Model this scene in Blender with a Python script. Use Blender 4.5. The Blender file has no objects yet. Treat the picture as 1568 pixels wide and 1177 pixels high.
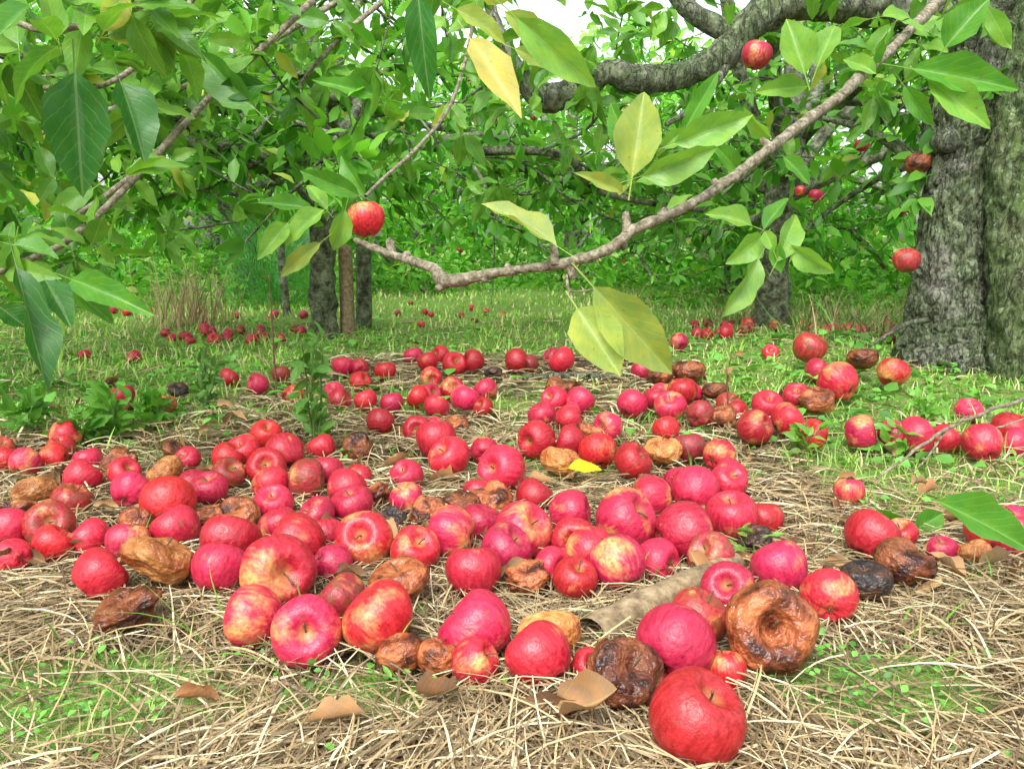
import bpy, math, random
import numpy as np
from mathutils import Vector, noise as mn, Euler, Matrix
rng=np.random.default_rng(7); random.seed(7)
S=bpy.context.scene
COL=S.collection

# ------------------------------------------------------------ survey helpers
CAMH=0.41; PITCH=math.radians(10.1); FPX=1220.0
def ray(px,py):
    cx=(px-784)/FPX; cy=-(py-588)/FPX
    return np.array([cx, math.cos(PITCH)+cy*math.sin(PITCH), -math.sin(PITCH)+cy*math.cos(PITCH)])
def P(px,py,d): return np.array([0,0,CAMH])+ray(px,py)*d

# ------------------------------------------------------------ noise
def vn(x,y,seed=0):
    x=np.asarray(x,float); y=np.asarray(y,float)
    xi=np.floor(x).astype(np.int64); yi=np.floor(y).astype(np.int64)
    fx=x-xi; fy=y-yi; fx=fx*fx*(3-2*fx); fy=fy*fy*(3-2*fy)
    def hh(a,b):
        n=(a*374761393+b*668265263+seed*982451653)&0xffffffff
        n=((n^(n>>13))*1274126177)&0xffffffff
        return ((n^(n>>16))&0xffff)/65535.0
    return (hh(xi,yi)*(1-fx)+hh(xi+1,yi)*fx)*(1-fy)+(hh(xi,yi+1)*(1-fx)+hh(xi+1,yi+1)*fx)*fy
def sst(a,b,x):
    t=np.clip((np.asarray(x,float)-a)/(b-a),0,1); return t*t*(3-2*t)
def H(x,y):
    x=np.asarray(x,float); y=np.asarray(y,float)
    h=0.03*(vn(x*1.7,y*1.7,1)-.5)+0.016*(vn(x*5,y*5,2)-.5)+0.008*(vn(x*14,y*14,3)-.5)
    h=h+0.06*np.exp(-(((x-1.25)/.7)**2+((y-2.7)/.6)**2))
    h=h+0.12*(vn(x*.25,y*.25,5)-.5)*sst(4,12,np.hypot(x,y))
    return h
def GREEN(x,y):
    x=np.asarray(x,float); y=np.asarray(y,float)
    n=vn(x*2.3,y*2.3,11)*.6+vn(x*7,y*7,12)*.4
    g=sst(2.6,3.1,y)*sst(1.3,.6,x)
    g=np.maximum(g,sst(-.55,-.85,x)*sst(1.45,1.9,y))
    g=np.maximum(g,.68*sst(.42,.65,x)*sst(1.05,1.3,y))
    g=np.maximum(g,.95*np.exp(-(((x+.40)/.17)**2+((y-.66)/.10)**2)))
    g=np.maximum(g,.95*np.exp(-(((x-.33)/.12)**2+((y-.68)/.08)**2)))
    g=np.maximum(g,.75*np.exp(-(((x+.14)/.12)**2+((y-.66)/.05)**2)))
    g=np.maximum(g,.5*np.exp(-(((x+.02)/.3)**2+((y-1.45)/.10)**2)))
    g=np.maximum(g,.22*sst(1.2,1.5,y)*vn(x*3,y*3,15)*2)
    g=np.maximum(g,sst(4.5,6,y))
    return np.clip(g*1.25+ (n-.5)*.9*(.35+g),0,1)

# ------------------------------------------------------------ mesh builder
def build(name,V,faces,mats,cols=None,uv=None,smooth=True,parent=None,matidx=None,link=True):
    me=bpy.data.meshes.new(name)
    V=np.asarray(V,np.float32); me.vertices.add(len(V)); me.vertices.foreach_set('co',V.ravel())
    loops=np.concatenate([f.ravel() for f in faces]).astype(np.int32)
    tot=np.concatenate([np.full(len(f),f.shape[1]) for f in faces]).astype(np.int32)
    st=np.concatenate([[0],np.cumsum(tot)[:-1]]).astype(np.int32)
    me.loops.add(len(loops)); me.loops.foreach_set('vertex_index',loops)
    me.polygons.add(len(tot)); me.polygons.foreach_set('loop_start',st); me.polygons.foreach_set('loop_total',tot)
    if matidx is not None: me.polygons.foreach_set('material_index',np.asarray(matidx,np.int32))
    me.polygons.foreach_set('use_smooth',np.full(len(tot),smooth))
    for m in mats: me.materials.append(m)
    me.update(calc_edges=True)
    if cols is not None:
        a=me.color_attributes.new('Col','FLOAT_COLOR','POINT')
        c=np.ones((len(V),4),np.float32); c[:,:3]=cols; a.data.foreach_set('color',c.ravel())
    if uv is not None:
        l=me.uv_layers.new(name='UVMap'); l.data.foreach_set('uv',np.asarray(uv,np.float32)[loops].ravel())
    me.validate()
    if not link: return me
    ob=bpy.data.objects.new(name,me); COL.objects.link(ob)
    if parent is not None: ob.parent=parent
    return ob
def empty(name,loc=(0,0,0)):
    e=bpy.data.objects.new(name,None); e.empty_display_size=.1; COL.objects.link(e); e.location=loc; return e

class Buf:
    def __init__(s): s.V=[];s.F=[];s.C=[];s.n=0
    def add(s,V,F,C=None):
        s.V.append(V); s.F.append(F+s.n); s.n+=len(V)
        s.C.append(np.zeros((len(V),3))+ (C if C is not None else .5))
    def make(s,name,mats,parent=None,link=True,smooth=True):
        return build(name,np.concatenate(s.V),s.F,mats,cols=np.concatenate(s.C),parent=parent,link=link,smooth=smooth)

def smoothpath(pts,rad,sub):
    pts=np.asarray(pts,float); rad=np.asarray(rad,float); n=len(pts); o=[];r=[]
    for i in range(n-1):
        p0=pts[max(i-1,0)];p1=pts[i];p2=pts[i+1];p3=pts[min(i+2,n-1)]
        for k in range(sub):
            t=k/sub
            o.append(.5*((2*p1)+(-p0+p2)*t+(2*p0-5*p1+4*p2-p3)*t*t+(-p0+3*p1-3*p2+p3)*t**3)); r.append(rad[i]*(1-t)+rad[i+1]*t)
    o.append(pts[-1]); r.append(rad[-1]); return np.array(o),np.array(r)
def tube(buf,pts,rad,segs=6,sub=4,col=.5,rough=0.0,fr=20,wob=0.0,fine=0.0):
    p,r=smoothpath(pts,rad,sub) if sub>1 else (np.asarray(pts,float),np.asarray(rad,float))
    if wob>0: p=p+rng.normal(0,wob,p.shape)*(np.minimum(np.arange(len(p)),1)[:,None])
    n=len(p); T=np.gradient(p,axis=0); T/=np.linalg.norm(T,axis=1)[:,None]+1e-9
    a=np.array([0,0,1.]) if abs(T[0][2])<.9 else np.array([1.,0,0])
    V=[]; u=np.cross(T[0],a); u/=np.linalg.norm(u)
    ang=np.arange(segs)/segs*2*math.pi
    for i in range(n):
        u=u-T[i]*np.dot(u,T[i]); u/=np.linalg.norm(u)+1e-9; v=np.cross(T[i],u)
        ring=np.outer(np.cos(ang),u)+np.outer(np.sin(ang),v)
        if rough>0:
            def f(q):
                s=(p[i]+q*r[i])
                o=1+rough*(mn.noise(Vector(tuple(s*fr)))+.6*mn.noise(Vector(tuple(s*fr*3*np.array([1,1,.35])))))
                if fine>0:
                    w3=mn.noise(Vector(tuple(s*30)))*.5
                    e=abs(mn.noise(Vector(tuple(s*np.array([62,62,17])+40+w3)))); e2=abs(mn.noise(Vector(tuple(s*np.array([120,120,60])+10))))
                    o+=fine*(min(e*4.5,1)-.6)+fine*.4*(min(e2*4,1)-.5)
                return o
            ring=ring*np.array([f(q) for q in ring])[:,None]
        V.append(p[i]+ring*r[i])
    V.append(p[-1:]+T[-1]*r[-1]*.5); V=np.concatenate(V)
    i=np.arange(n-1)[:,None]*segs; j=np.arange(segs)[None,:]; j2=(j+1)%segs
    F=np.stack([i+j,i+j2,i+segs+j2,i+segs+j],-1).reshape(-1,4)
    e=(n-1)*segs; cap=np.array([[e+k,e+(k+1)%segs,n*segs] for k in range(segs)])
    buf.V.append(V); buf.F.append(F+buf.n); buf.F.append(cap+buf.n); buf.n+=len(V)
    buf.C.append(np.zeros((len(V),3))+col)
    return p,r

def unit(a): return a/(np.linalg.norm(a,axis=-1,keepdims=True)+1e-9)
def leaves(name,B,D,N,L,W,bend,cols,mats,hi=False,parent=None,link=True,fold=.18,wavy=.035,roll=None):
    B=np.asarray(B,float);D=unit(np.asarray(D,float));N=np.asarray(N,float)
    N=unit(N-D*np.sum(N*D,1)[:,None]); Sd=np.cross(D,N)
    L=np.asarray(L,float);W=np.asarray(W,float);bend=np.asarray(bend,float)
    if hi: u=np.array([-1,-.6,-.25,0,.25,.6,1]); v=np.array([-.3,-.02,.06,.15,.26,.38,.5,.62,.74,.85,.94,1.0])
    else: u=np.array([-1,0,1.]); v=np.array([0,.3,.65,1.0])
    vv=np.clip(v,0,1); w=np.sin(math.pi*vv**.85).clip(0,1)**.8*(1-.18*vv)
    w[-1]=.015; w=np.where(v<=0,.03,w)
    if not hi: w[0]=.05
    n=len(B); nu,nv=len(u),len(v)
    U,VV=np.meshgrid(u,v); WW=w[:,None]*U
    ph=rng.uniform(0,6.28,n)[:,None,None]; wav=(wavy if hi else 0.)
    z=fold*np.abs(WW)*.5*(W/L)[:,None,None]*1.6-bend[:,None,None]*(np.maximum(VV,0)**2)+wav*np.sin(VV*11+ph+np.sign(U)*1.3)*(np.abs(U)*w[:,None])
    side=WW*.5+ .02*np.sin(VV*23+ph)*np.sign(U)*(np.abs(U)==1)*(w[:,None]>.1)*(1 if hi else 0)
    if roll is not None:   # edges curl up like a dry leaf
        rl=np.asarray(roll,float)[:,None,None]; aa=WW*rl; side=np.sin(aa)/(2*rl+1e-6); z=z+(1-np.cos(aa))/(2*rl+1e-6)*(W/L)[:,None,None]
    y=VV-bend[:,None,None]**2*.25*VV**2*np.sign(VV)
    V=B[:,None,None,:]+D[:,None,None,:]*(y*L[:,None,None])[...,None]+Sd[:,None,None,:]*(side*W[:,None,None])[...,None]+N[:,None,None,:]*(z*L[:,None,None])[...,None]
    V=V.reshape(-1,3)
    i=np.arange(nv-1)[:,None]*nu; j=np.arange(nu-1)[None,:]
    F=np.stack([i+j,i+j+1,i+nu+j+1,i+nu+j],-1).reshape(-1,4)
    F=(F[None]+(np.arange(n)*nu*nv)[:,None,None]).reshape(-1,4)
    C=np.repeat(np.asarray(cols,float),nu*nv,axis=0)
    uv=np.tile(np.stack([U*.5*(w[:,None])+.5,VV],-1).reshape(-1,2),(n,1))
    return build(name,V,[F],mats,cols=C,uv=uv,parent=parent,link=link)

def ribbons(name,O,D,Sd,L,W,arch,curl,cols,mats,parent=None,nseg=4,tipw=.4,up=True):
    n=len(O); t=np.linspace(0,1,nseg+1)
    Z=np.array([0,0,1.])
    cen=O[:,None]+D[:,None]*(L[:,None]*t)[...,None]+Sd[:,None]*(curl[:,None]*L[:,None]*t**2)[...,None]+Z*(arch[:,None]*L[:,None]*(4*t*(1-t) if up else t**2*-1.0))[...,None]
    ww=W[:,None]*(1-(1-tipw)*t**2)
    roll=rng.uniform(-.9,.9,n) if up else np.zeros(n)
    X=Sd*np.cos(roll)[:,None]+Z*np.sin(roll)[:,None]
    a=cen-X[:,None]*ww[...,None]*.5; b=cen+X[:,None]*ww[...,None]*.5
    V=np.stack([a,b],2).reshape(-1,3)
    k=np.arange(nseg)*2
    F=np.stack([k,k+1,k+3,k+2],-1); F=(F[None]+(np.arange(n)*(nseg+1)*2)[:,None,None]).reshape(-1,4)
    C=np.repeat(cols,(nseg+1)*2,axis=0)
    return build(name,V,[F],mats,cols=C,parent=parent)

# ------------------------------------------------------------ materials
def newmat(name):
    m=bpy.data.materials.new(name); m.use_nodes=True; nt=m.node_tree; nt.nodes.clear()
    o=nt.nodes.new('ShaderNodeOutputMaterial'); b=nt.nodes.new('ShaderNodeBsdfPrincipled'); nt.links.new(b.outputs[0],o.inputs[0]); return m,nt,b,o
def nd(nt,t,ins=None,**kw):
    n=nt.nodes.new(t)
    for k,v in kw.items(): setattr(n,k,v)
    if ins:
        for k,v in ins.items():
            if hasattr(v,'is_output') : nt.links.new(v,n.inputs[k])
            else: n.inputs[k].default_value=v
    return n
def mix(nt,f,a,b,bt='MIX'):
    n=nt.nodes.new('ShaderNodeMix'); n.data_type='RGBA'; n.blend_type=bt
    for i,v in ((0,f),(6,a),(7,b)):
        if hasattr(v,'is_output'): nt.links.new(v,n.inputs[i])
        else: n.inputs[i].default_value=(v if i==0 else (*v,1) if len(v)==3 else v)
    return n.outputs[2]
def mth(nt,op,a,b=0.0,c=None,clamp=False):
    n=nt.nodes.new('ShaderNodeMath'); n.operation=op; n.use_clamp=clamp
    for i,v in enumerate((a,b) if c is None else (a,b,c)):
        if hasattr(v,'is_output'): nt.links.new(v,n.inputs[i])
        else: n.inputs[i].default_value=v
    return n.outputs[0]
def ramp(nt,f,stops):
    n=nt.nodes.new('ShaderNodeValToRGB'); nt.links.new(f,n.inputs[0]); e=n.color_ramp.elements
    while len(e)<len(stops): e.new(.5)
    for i,(p,c) in enumerate(stops): e[i].position=max(0,min(1,p)); e[i].color=(*c,1) if not isinstance(c,(int,float)) else (c,c,c,1)
    return n.outputs[0]
def noi(nt,vec,scale,detail=3,rough=.55):
    n=nd(nt,'ShaderNodeTexNoise',{'Scale':scale,'Detail':detail,'Roughness':rough})
    if vec is not None: nt.links.new(vec,n.inputs['Vector'])
    return n.outputs['Fac']
def bump(nt,b,h,strength,dist):
    n=nd(nt,'ShaderNodeBump',{'Strength':strength,'Distance':dist,'Height':h}); nt.links.new(n.outputs[0],b.inputs['Normal'])

def leafmat(name,trans=.4,veins=False,rough=.42,boost=(1.5,1.5,.8),spots=True):
    m,nt,b,o=newmat(name)
    at=nd(nt,'ShaderNodeAttribute',attribute_name='Col'); c=at.outputs['Color']
    if veins:
        geo=nd(nt,'ShaderNodeNewGeometry')
        n1=noi(nt,geo.outputs['Position'],45,3)
        c=mix(nt,ramp(nt,n1,[(.35,0),(.7,.7)]),c,mix(nt,1.0,c,(1.7,1.3,.8),'MULTIPLY'))
        uv=nd(nt,'ShaderNodeUVMap'); sp=nd(nt,'ShaderNodeSeparateXYZ',{0:uv.outputs[0]})
        ax=mth(nt,'ABSOLUTE',mth(nt,'SUBTRACT',sp.outputs[0],.5))
        mid=mth(nt,'LESS_THAN',ax,.018)
        k=mth(nt,'FRACT',mth(nt,'SUBTRACT',mth(nt,'ADD',mth(nt,'MULTIPLY',sp.outputs[1],7.5),mth(nt,'MULTIPLY',n1,.9)),mth(nt,'MULTIPLY',ax,6.0)))
        kk=mth(nt,'ABSOLUTE',mth(nt,'SUBTRACT',k,.5))
        vein=mth(nt,'SUBTRACT',1.0,mth(nt,'MULTIPLY',kk,11.0),clamp=True)
        vm=mth(nt,'MAXIMUM',mid,mth(nt,'MULTIPLY',vein,.55))
        c=mix(nt,mth(nt,'MULTIPLY',vm,.6),c,mix(nt,.5,mix(nt,1.0,c,(1.8,1.6,1.5),'MULTIPLY'),(.3,.4,.14)))
        if spots:
            sp2=ramp(nt,noi(nt,geo.outputs['Position'],130,3,.7),[(.64,0),(.70,1)])
            c=mix(nt,mth(nt,'MULTIPLY',sp2,.6),c,(.22,.12,.04))
        bump(nt,b,mth(nt,'SUBTRACT',n1,mth(nt,'MULTIPLY',vm,.35)),.5,.002)
    if trans>0:
        t=nd(nt,'ShaderNodeBsdfTranslucent',{'Color':mix(nt,1.0,c,boost,'MULTIPLY')})
        mx=nd(nt,'ShaderNodeMixShader',{0:trans}); nt.links.new(t.outputs[0],mx.inputs[2]); nt.links.new(mx.outputs[0],o.inputs[0])
        if veins: nt.links.new(b.outputs[0],mx.inputs[1])
        else:
            d=nd(nt,'ShaderNodeBsdfDiffuse',{'Color':c}); gl=nd(nt,'ShaderNodeBsdfGlossy',{'Roughness':rough,'Color':(1,1,1,1)})
            m2=nd(nt,'ShaderNodeMixShader',{0:.035}); nt.links.new(d.outputs[0],m2.inputs[1]); nt.links.new(gl.outputs[0],m2.inputs[2]); nt.links.new(m2.outputs[0],mx.inputs[1])
    nt.links.new(c,b.inputs['Base Color']); b.inputs['Roughness'].default_value=rough
    b.inputs['Specular IOR Level'].default_value=.4
    return m
M_leaf=leafmat('apple_leaf',trans=.40,boost=(1.4,1.55,.7)); M_leafN=leafmat('apple_leaf_veined',veins=True,trans=.34,rough=.38,boost=(1.4,1.5,.8))
M_grass=leafmat('grass_blades',trans=.25,rough=.5)
M_straw=leafmat('dry_straw',trans=0,rough=.65)
M_dead=leafmat('dead_leaf',trans=0,veins=True,rough=.75)

def barkmat(name,moss=.35,base=(.20,.19,.15),scale=1.0):
    m,nt,b,o=newmat(name)
    tc=nd(nt,'ShaderNodeTexCoord'); mp=nd(nt,'ShaderNodeMapping',{'Scale':(1,1,.30)}); nt.links.new(tc.outputs['Object'],mp.inputs[0]); v=mp.outputs[0]
    n1=noi(nt,v,46*scale,6,.75); n2=noi(nt,tc.outputs['Object'],7*scale,4,.65); n3=noi(nt,tc.outputs['Object'],40*scale,5,.78)
    wn=nd(nt,'ShaderNodeTexNoise',{'Scale':22*scale,'Detail':4.0}); nt.links.new(v,wn.inputs['Vector'])
    rg=nd(nt,'ShaderNodeTexNoise',{'Scale':30*scale,'Detail':4.0,'Roughness':.6,'Distortion':1.2}); nt.links.new(v,rg.inputs['Vector'])
    crack=ramp(nt,mth(nt,'ABSOLUTE',mth(nt,'SUBTRACT',rg.outputs['Fac'],.5)),[(.0,1),(.035,0)])
    c=ramp(nt,n1,[(.36,tuple(x*.28 for x in base)),(.48,tuple(x*.85 for x in base)),(.60,tuple(x*1.6 for x in base)),(.72,(.42,.43,.36))])
    c=mix(nt,mth(nt,'MULTIPLY',ramp(nt,n2,[(.40,0),(.56,1)]),moss),c,mix(nt,ramp(nt,n3,[(.35,0),(.65,1)]),(.025,.055,.010),(.19,.29,.08)))
    c=mix(nt,mth(nt,'MULTIPLY',ramp(nt,n3,[(.55,0),(.62,1)]),.5),c,(.36,.44,.33))
    c=mix(nt,mth(nt,'MULTIPLY',crack,.65),c,(.018,.015,.01))
    nt.links.new(c,b.inputs['Base Color']); b.inputs['Roughness'].default_value=.9
    hh=mth(nt,'SUBTRACT',mth(nt,'MULTIPLY',n1,1.2),mth(nt,'MULTIPLY',crack,.5))
    bump(nt,b,hh,1.0,.016/scale**.5); return m
M_bark=barkmat('orchard_bark',.62,(.18,.185,.135)); M_moss=barkmat('mossy_bark',.95,(.12,.15,.06))
def simplebark(name,sc,stops,bd):
    m,nt,b,o=newmat(name); tc=nd(nt,'ShaderNodeTexCoord'); n=noi(nt,tc.outputs['Object'],sc,5,.75)
    nt.links.new(ramp(nt,n,stops),b.inputs['Base Color']); b.inputs['Roughness'].default_value=.85; bump(nt,b,n,.9,bd); return m
M_fbark=simplebark('far_bark',30,[(.38,(.03,.03,.018)),(.5,(.13,.15,.08)),(.64,(.30,.34,.22))],.03)
M_twig=simplebark('twig_bark',90,[(.36,(.07,.06,.035)),(.5,(.22,.19,.12)),(.66,(.42,.39,.29))],.006)
M_stick=simplebark('dry_stick',120,[(.36,(.06,.04,.025)),(.5,(.17,.12,.07)),(.66,(.34,.27,.18))],.002)

def groundmat():
    m,nt,b,o=newmat('orchard_ground')
    at=nd(nt,'ShaderNodeAttribute',attribute_name='Col'); sp=nd(nt,'ShaderNodeSeparateColor',{0:at.outputs['Color']}); g=sp.outputs[0]
    tc=nd(nt,'ShaderNodeTexCoord'); ob=tc.outputs['Object']
    n1=noi(nt,ob,25,5,.7); n2=noi(nt,ob,120,3,.7); n3=noi(nt,ob,6,3)
    soil=ramp(nt,n1,[(.35,(.035,.022,.012)),(.5,(.11,.075,.04)),(.68,(.30,.23,.12))])
    gr=ramp(nt,n2,[(.3,(.05,.11,.015)),(.5,(.14,.28,.035)),(.72,(.32,.44,.08))])
    gr=mix(nt,ramp(nt,n1,[(.50,0),(.64,.6)]),gr,(.24,.20,.09))
    f=mth(nt,'ADD',g,mth(nt,'MULTIPLY',mth(nt,'SUBTRACT',n3,.5),.9))
    c=mix(nt,ramp(nt,f,[(.30,0),(.52,1)]),soil,gr)
    nt.links.new(c,b.inputs['Base Color']); b.inputs['Roughness'].default_value=.95
    bump(nt,b,mth(nt,'ADD',n1,mth(nt,'MULTIPLY',n2,.5)),.9,.02); return m
M_ground=groundmat()

def applemat(name,yel,dull=0.0,base=(.50,.010,.035)):
    m,nt,b,o=newmat(name)
    tc=nd(nt,'ShaderNodeTexCoord'); oi=nd(nt,'ShaderNodeObjectInfo'); ob=tc.outputs['Object']
    off=nd(nt,'ShaderNodeVectorMath',{0:ob},operation='ADD'); cmb=nd(nt,'ShaderNodeCombineXYZ',{0:mth(nt,'MULTIPLY',oi.outputs['Random'],37.0),1:mth(nt,'MULTIPLY',oi.outputs['Random'],91.0),2:3.0}); nt.links.new(cmb.outputs[0],off.inputs[1]); v=off.outputs[0]
    mp=nd(nt,'ShaderNodeMapping',{'Scale':(8,8,.9)}); nt.links.new(v,mp.inputs[0])
    st=noi(nt,mp.outputs[0],1.0,4,.65); bl=noi(nt,v,.9,1); sm=noi(nt,v,6,3)
    f=mth(nt,'ADD',mth(nt,'MULTIPLY',bl,1.7),mth(nt,'MULTIPLY',st,.55))
    yf=ramp(nt,mth(nt,'SUBTRACT',f,1.33-yel,clamp=True),[(.0,0),(.38,.85)])
    red=mix(nt,ramp(nt,st,[(.35,0),(.65,1)]),tuple(x*.66 for x in base),(base[0]*1.2,base[1]*2.8,base[2]*1.7))
    hs=nd(nt,'ShaderNodeHueSaturation',{'Hue':mth(nt,'ADD',.490,mth(nt,'MULTIPLY',oi.outputs['Random'],.018)),'Value':mth(nt,'ADD',.72,mth(nt,'MULTIPLY',mth(nt,'FRACT',mth(nt,'MULTIPLY',oi.outputs['Random'],17.0)),.5)),'Color':red})
    c=mix(nt,yf,hs.outputs[0],mix(nt,ramp(nt,sm,[(.4,0),(.6,1)]),(.64,.42,.12),(.66,.18,.08)))
    vo=nd(nt,'ShaderNodeTexVoronoi',{'Scale':15.0,'Vector':v}); dots=mth(nt,'LESS_THAN',vo.outputs['Distance'],.08)
    c=mix(nt,mth(nt,'MULTIPLY',dots,.4),c,(.75,.42,.3))
    brn=ramp(nt,noi(nt,v,2.3,4,.6),[(.655-dull,0),(.69-dull,1)])
    c=mix(nt,mth(nt,'MULTIPLY',brn,.75),c,(.17,.055,.02))
    rad=nd(nt,'ShaderNodeVectorMath',{0:ob},operation='LENGTH')
    cav=ramp(nt,rad.outputs['Value'],[(.45,1),(.72,0)])
    c=mix(nt,mth(nt,'MULTIPLY',cav,.75),c,(.34,.22,.05))
    nt.links.new(c,b.inputs['Base Color'])
    nt.links.new(mth(nt,'ADD',.24,mth(nt,'MULTIPLY',sm,.26)),b.inputs['Roughness']); b.inputs['Specular IOR Level'].default_value=.5
    bump(nt,b,mth(nt,'SUBTRACT',sm,mth(nt,'MULTIPLY',brn,.6)),.12,.05); return m
M_red=applemat('apple_skin_red',-.05); M_yel=applemat('apple_skin_blush',.20); M_dull=applemat('apple_skin_bruised',.06,.13,(.38,.016,.025))
def rotmat(name,cs):
    m,nt,b,o=newmat(name)
    tc=nd(nt,'ShaderNodeTexCoord'); oi=nd(nt,'ShaderNodeObjectInfo')
    off=nd(nt,'ShaderNodeVectorMath',{0:tc.outputs['Object']},operation='ADD'); cmb=nd(nt,'ShaderNodeCombineXYZ',{0:mth(nt,'MULTIPLY',oi.outputs['Random'],37.0)}); nt.links.new(cmb.outputs[0],off.inputs[1]); v=off.outputs[0]
    n=noi(nt,v,1.1,4,.6); c=ramp(nt,n,[(.38,cs[0]),(.5,cs[1]),(.62,cs[2])])
    vo=nd(nt,'ShaderNodeTexVoronoi',{'Scale':10.0,'Vector':v}); d=mth(nt,'MULTIPLY',mth(nt,'LESS_THAN',vo.outputs['Distance'],.14),ramp(nt,noi(nt,v,1.6,2),[(.5,0),(.6,1)]))
    c=mix(nt,mth(nt,'MULTIPLY',d,.6),c,(.6,.5,.4))
    hs=nd(nt,'ShaderNodeHueSaturation',{'Value':mth(nt,'ADD',.6,mth(nt,'MULTIPLY',oi.outputs['Random'],.8)),'Color':c})
    nt.links.new(hs.outputs[0],b.inputs['Base Color']); b.inputs['Roughness'].default_value=.36
    bump(nt,b,noi(nt,v,3.5,3,.5),.35,.06); return m
M_rot=rotmat('rotten_skin_brown',[(.045,.012,.006),(.21,.055,.018),(.38,.12,.04)])
M_roto=rotmat('rotten_skin_tan',[(.28,.08,.02),(.44,.17,.045),(.54,.26,.09)])
M_rotk=rotmat('rotten_skin_black',[(.012,.010,.009),(.035,.022,.018),(.12,.05,.03)])
def plain(name,c,r=.8):
    m,nt,b,o=newmat(name); tc=nd(nt,'ShaderNodeTexCoord'); n=noi(nt,tc.outputs['Object'],12,5)
    nt.links.new(mix(nt,n,tuple(x*.5 for x in c),tuple(min(1,x*1.5) for x in c)),b.inputs['Base Color']); b.inputs['Roughness'].default_value=r; bump(nt,b,n,.5,.01); return m
M_stem=plain('apple_stem',(.13,.08,.035)); M_green=plain('weed_stem',(.08,.17,.03))
def woodmat():
    m,nt,b,o=newmat('weathered_wood'); tc=nd(nt,'ShaderNodeTexCoord'); mp=nd(nt,'ShaderNodeMapping',{'Scale':(60,60,60)}); nt.links.new(tc.outputs['Object'],mp.inputs[0])
    n=noi(nt,mp.outputs[0],1.2,6,.7); nt.links.new(ramp(nt,n,[(.3,(.08,.055,.03)),(.5,(.26,.19,.10)),(.7,(.42,.33,.2))]),b.inputs['Base Color']); b.inputs['Roughness'].default_value=.85; bump(nt,b,n,.7,.004); return m
M_wood=woodmat()

# ------------------------------------------------------------ ground sheet
def axis(c,half,k,n):
    u=np.linspace(-1,1,n)*math.asinh(half/k); return c+k*np.sinh(u)
xs=axis(0,260,1.2,460); ys=axis(1.5,260,1.2,460)
X,Y=np.meshgrid(xs,ys); Z=H(X,Y); V=np.stack([X,Y,Z],-1).reshape(-1,3)
n=460; i=np.arange(n-1)[:,None]*n; j=np.arange(n-1)[None,:]
F=np.stack([i+j,i+j+1,i+n+j+1,i+n+j],-1).reshape(-1,4)
g=GREEN(X,Y).reshape(-1); build('ground',V,[F],[M_ground],cols=np.repeat(g[:,None],3,1))

# ------------------------------------------------------------ apples
def apple_mesh(name,mat,seed,kind='ok'):
    r=random.Random(seed); nt_,nph=28,40
    V=[];o=Vector((seed*3.1,seed*1.7,0))
    lob=r.uniform(.01,.035); taper=r.uniform(.04,.12); hgt=r.uniform(.88,.98); ph0=r.uniform(0,6)
    for a in range(nt_+1):
        th=math.pi*a/nt_
        for b in range(nph):
            ph=2*math.pi*b/nph
            rr=max(1e-4,math.sin(th))**.92*(1+taper*math.cos(th)); z=hgt*math.cos(th)
            z-=.42*math.exp(-(th/.33)**2); z+=.22*math.exp(-((math.pi-th)/.30)**2)
            z-=.05*math.exp(-((math.pi-th-.4)/.3)**2)*math.cos(5*ph)*.5
            rr*=1+lob*math.cos(5*ph+ph0)*(.4+.6*th/math.pi)
            p=Vector((rr*math.cos(ph),rr*math.sin(ph),z))
            p*=1+.05*mn.noise(p*.9+o)
            if kind!='ok':
                k={'soft':.045,'dry':.17,'donut':.05,'dent':.06}[kind]
                w=mn.noise(p*1.6+o)*k*1.8
                q=Vector((p.x*2.2,p.y*2.2,p.z*4.0))+o
                aq=abs(mn.noise(q)); aq2=abs(mn.noise(q*1.9))
                w-=k*.9*max(0,1-aq*5)+k*.35*max(0,1-aq2*5)
                if kind=='dry': w-=.28*max(0,mn.noise(p*1.3+o*2))
                if kind=='dent': w-=.55*max(0,mn.noise(p*1.0+o*2)-.05)
                p*=1+w
                if kind=='donut': p.z-=.45*math.exp(-((p.x**2+p.y**2)/.13))*(1 if p.z>0 else -.6); p.z*=.86
                if kind=='dry': p.z*=.78
            V.append(tuple(p))
    F=[]
    for a in range(nt_):
        for b in range(nph):
            c=(b+1)%nph; F.append([a*nph+b,(a+1)*nph+b,(a+1)*nph+c,a*nph+c])
    V=np.array(V); F=np.array(F); B=Buf(); B.add(V,F)
    nf=len(F)
    top=V[:nph].mean(0)
    if r.random()<.8 or kind=='ok':
        tx,ty=r.uniform(-.25,.25),r.uniform(-.25,.25); sl=r.choice([.2,.35,.5])
        tube(B,[top+[0,0,-.03],top+[tx*.3,ty*.3,sl*.5],top+[tx,ty,sl]],[.03,.024,.04],5,3)
    bot=V[-nph:].mean(0)
    for k in range(5):
        a=k*1.256; d=np.array([math.cos(a),math.sin(a),0])
        tube(B,[bot+d*.05,bot+d*.09+[0,0,-.06],bot+d*.04+[0,0,-.11]],[.03,.03,.01],4,1)
    tot=sum(len(f) for f in B.F); mi=np.ones(tot,int); mi[:nf]=0
    return build(name,np.concatenate(B.V),B.F,[mat,M_stem],matidx=mi,link=False)
KM={}
KM['r']=[apple_mesh('red_apple_mesh',M_red,s) for s in range(1,5)]
KM['y']=[apple_mesh('blush_apple_mesh',M_yel,s) for s in range(5,9)]
KM['d']=[apple_mesh('bruised_apple_mesh',M_dull,s) for s in range(9,12)]
KM['b']=[apple_mesh('rotten_apple_mesh',M_rot,s,k) for s,k in ((12,'soft'),(13,'dent'),(14,'soft'),(33,'dent'))]
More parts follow.
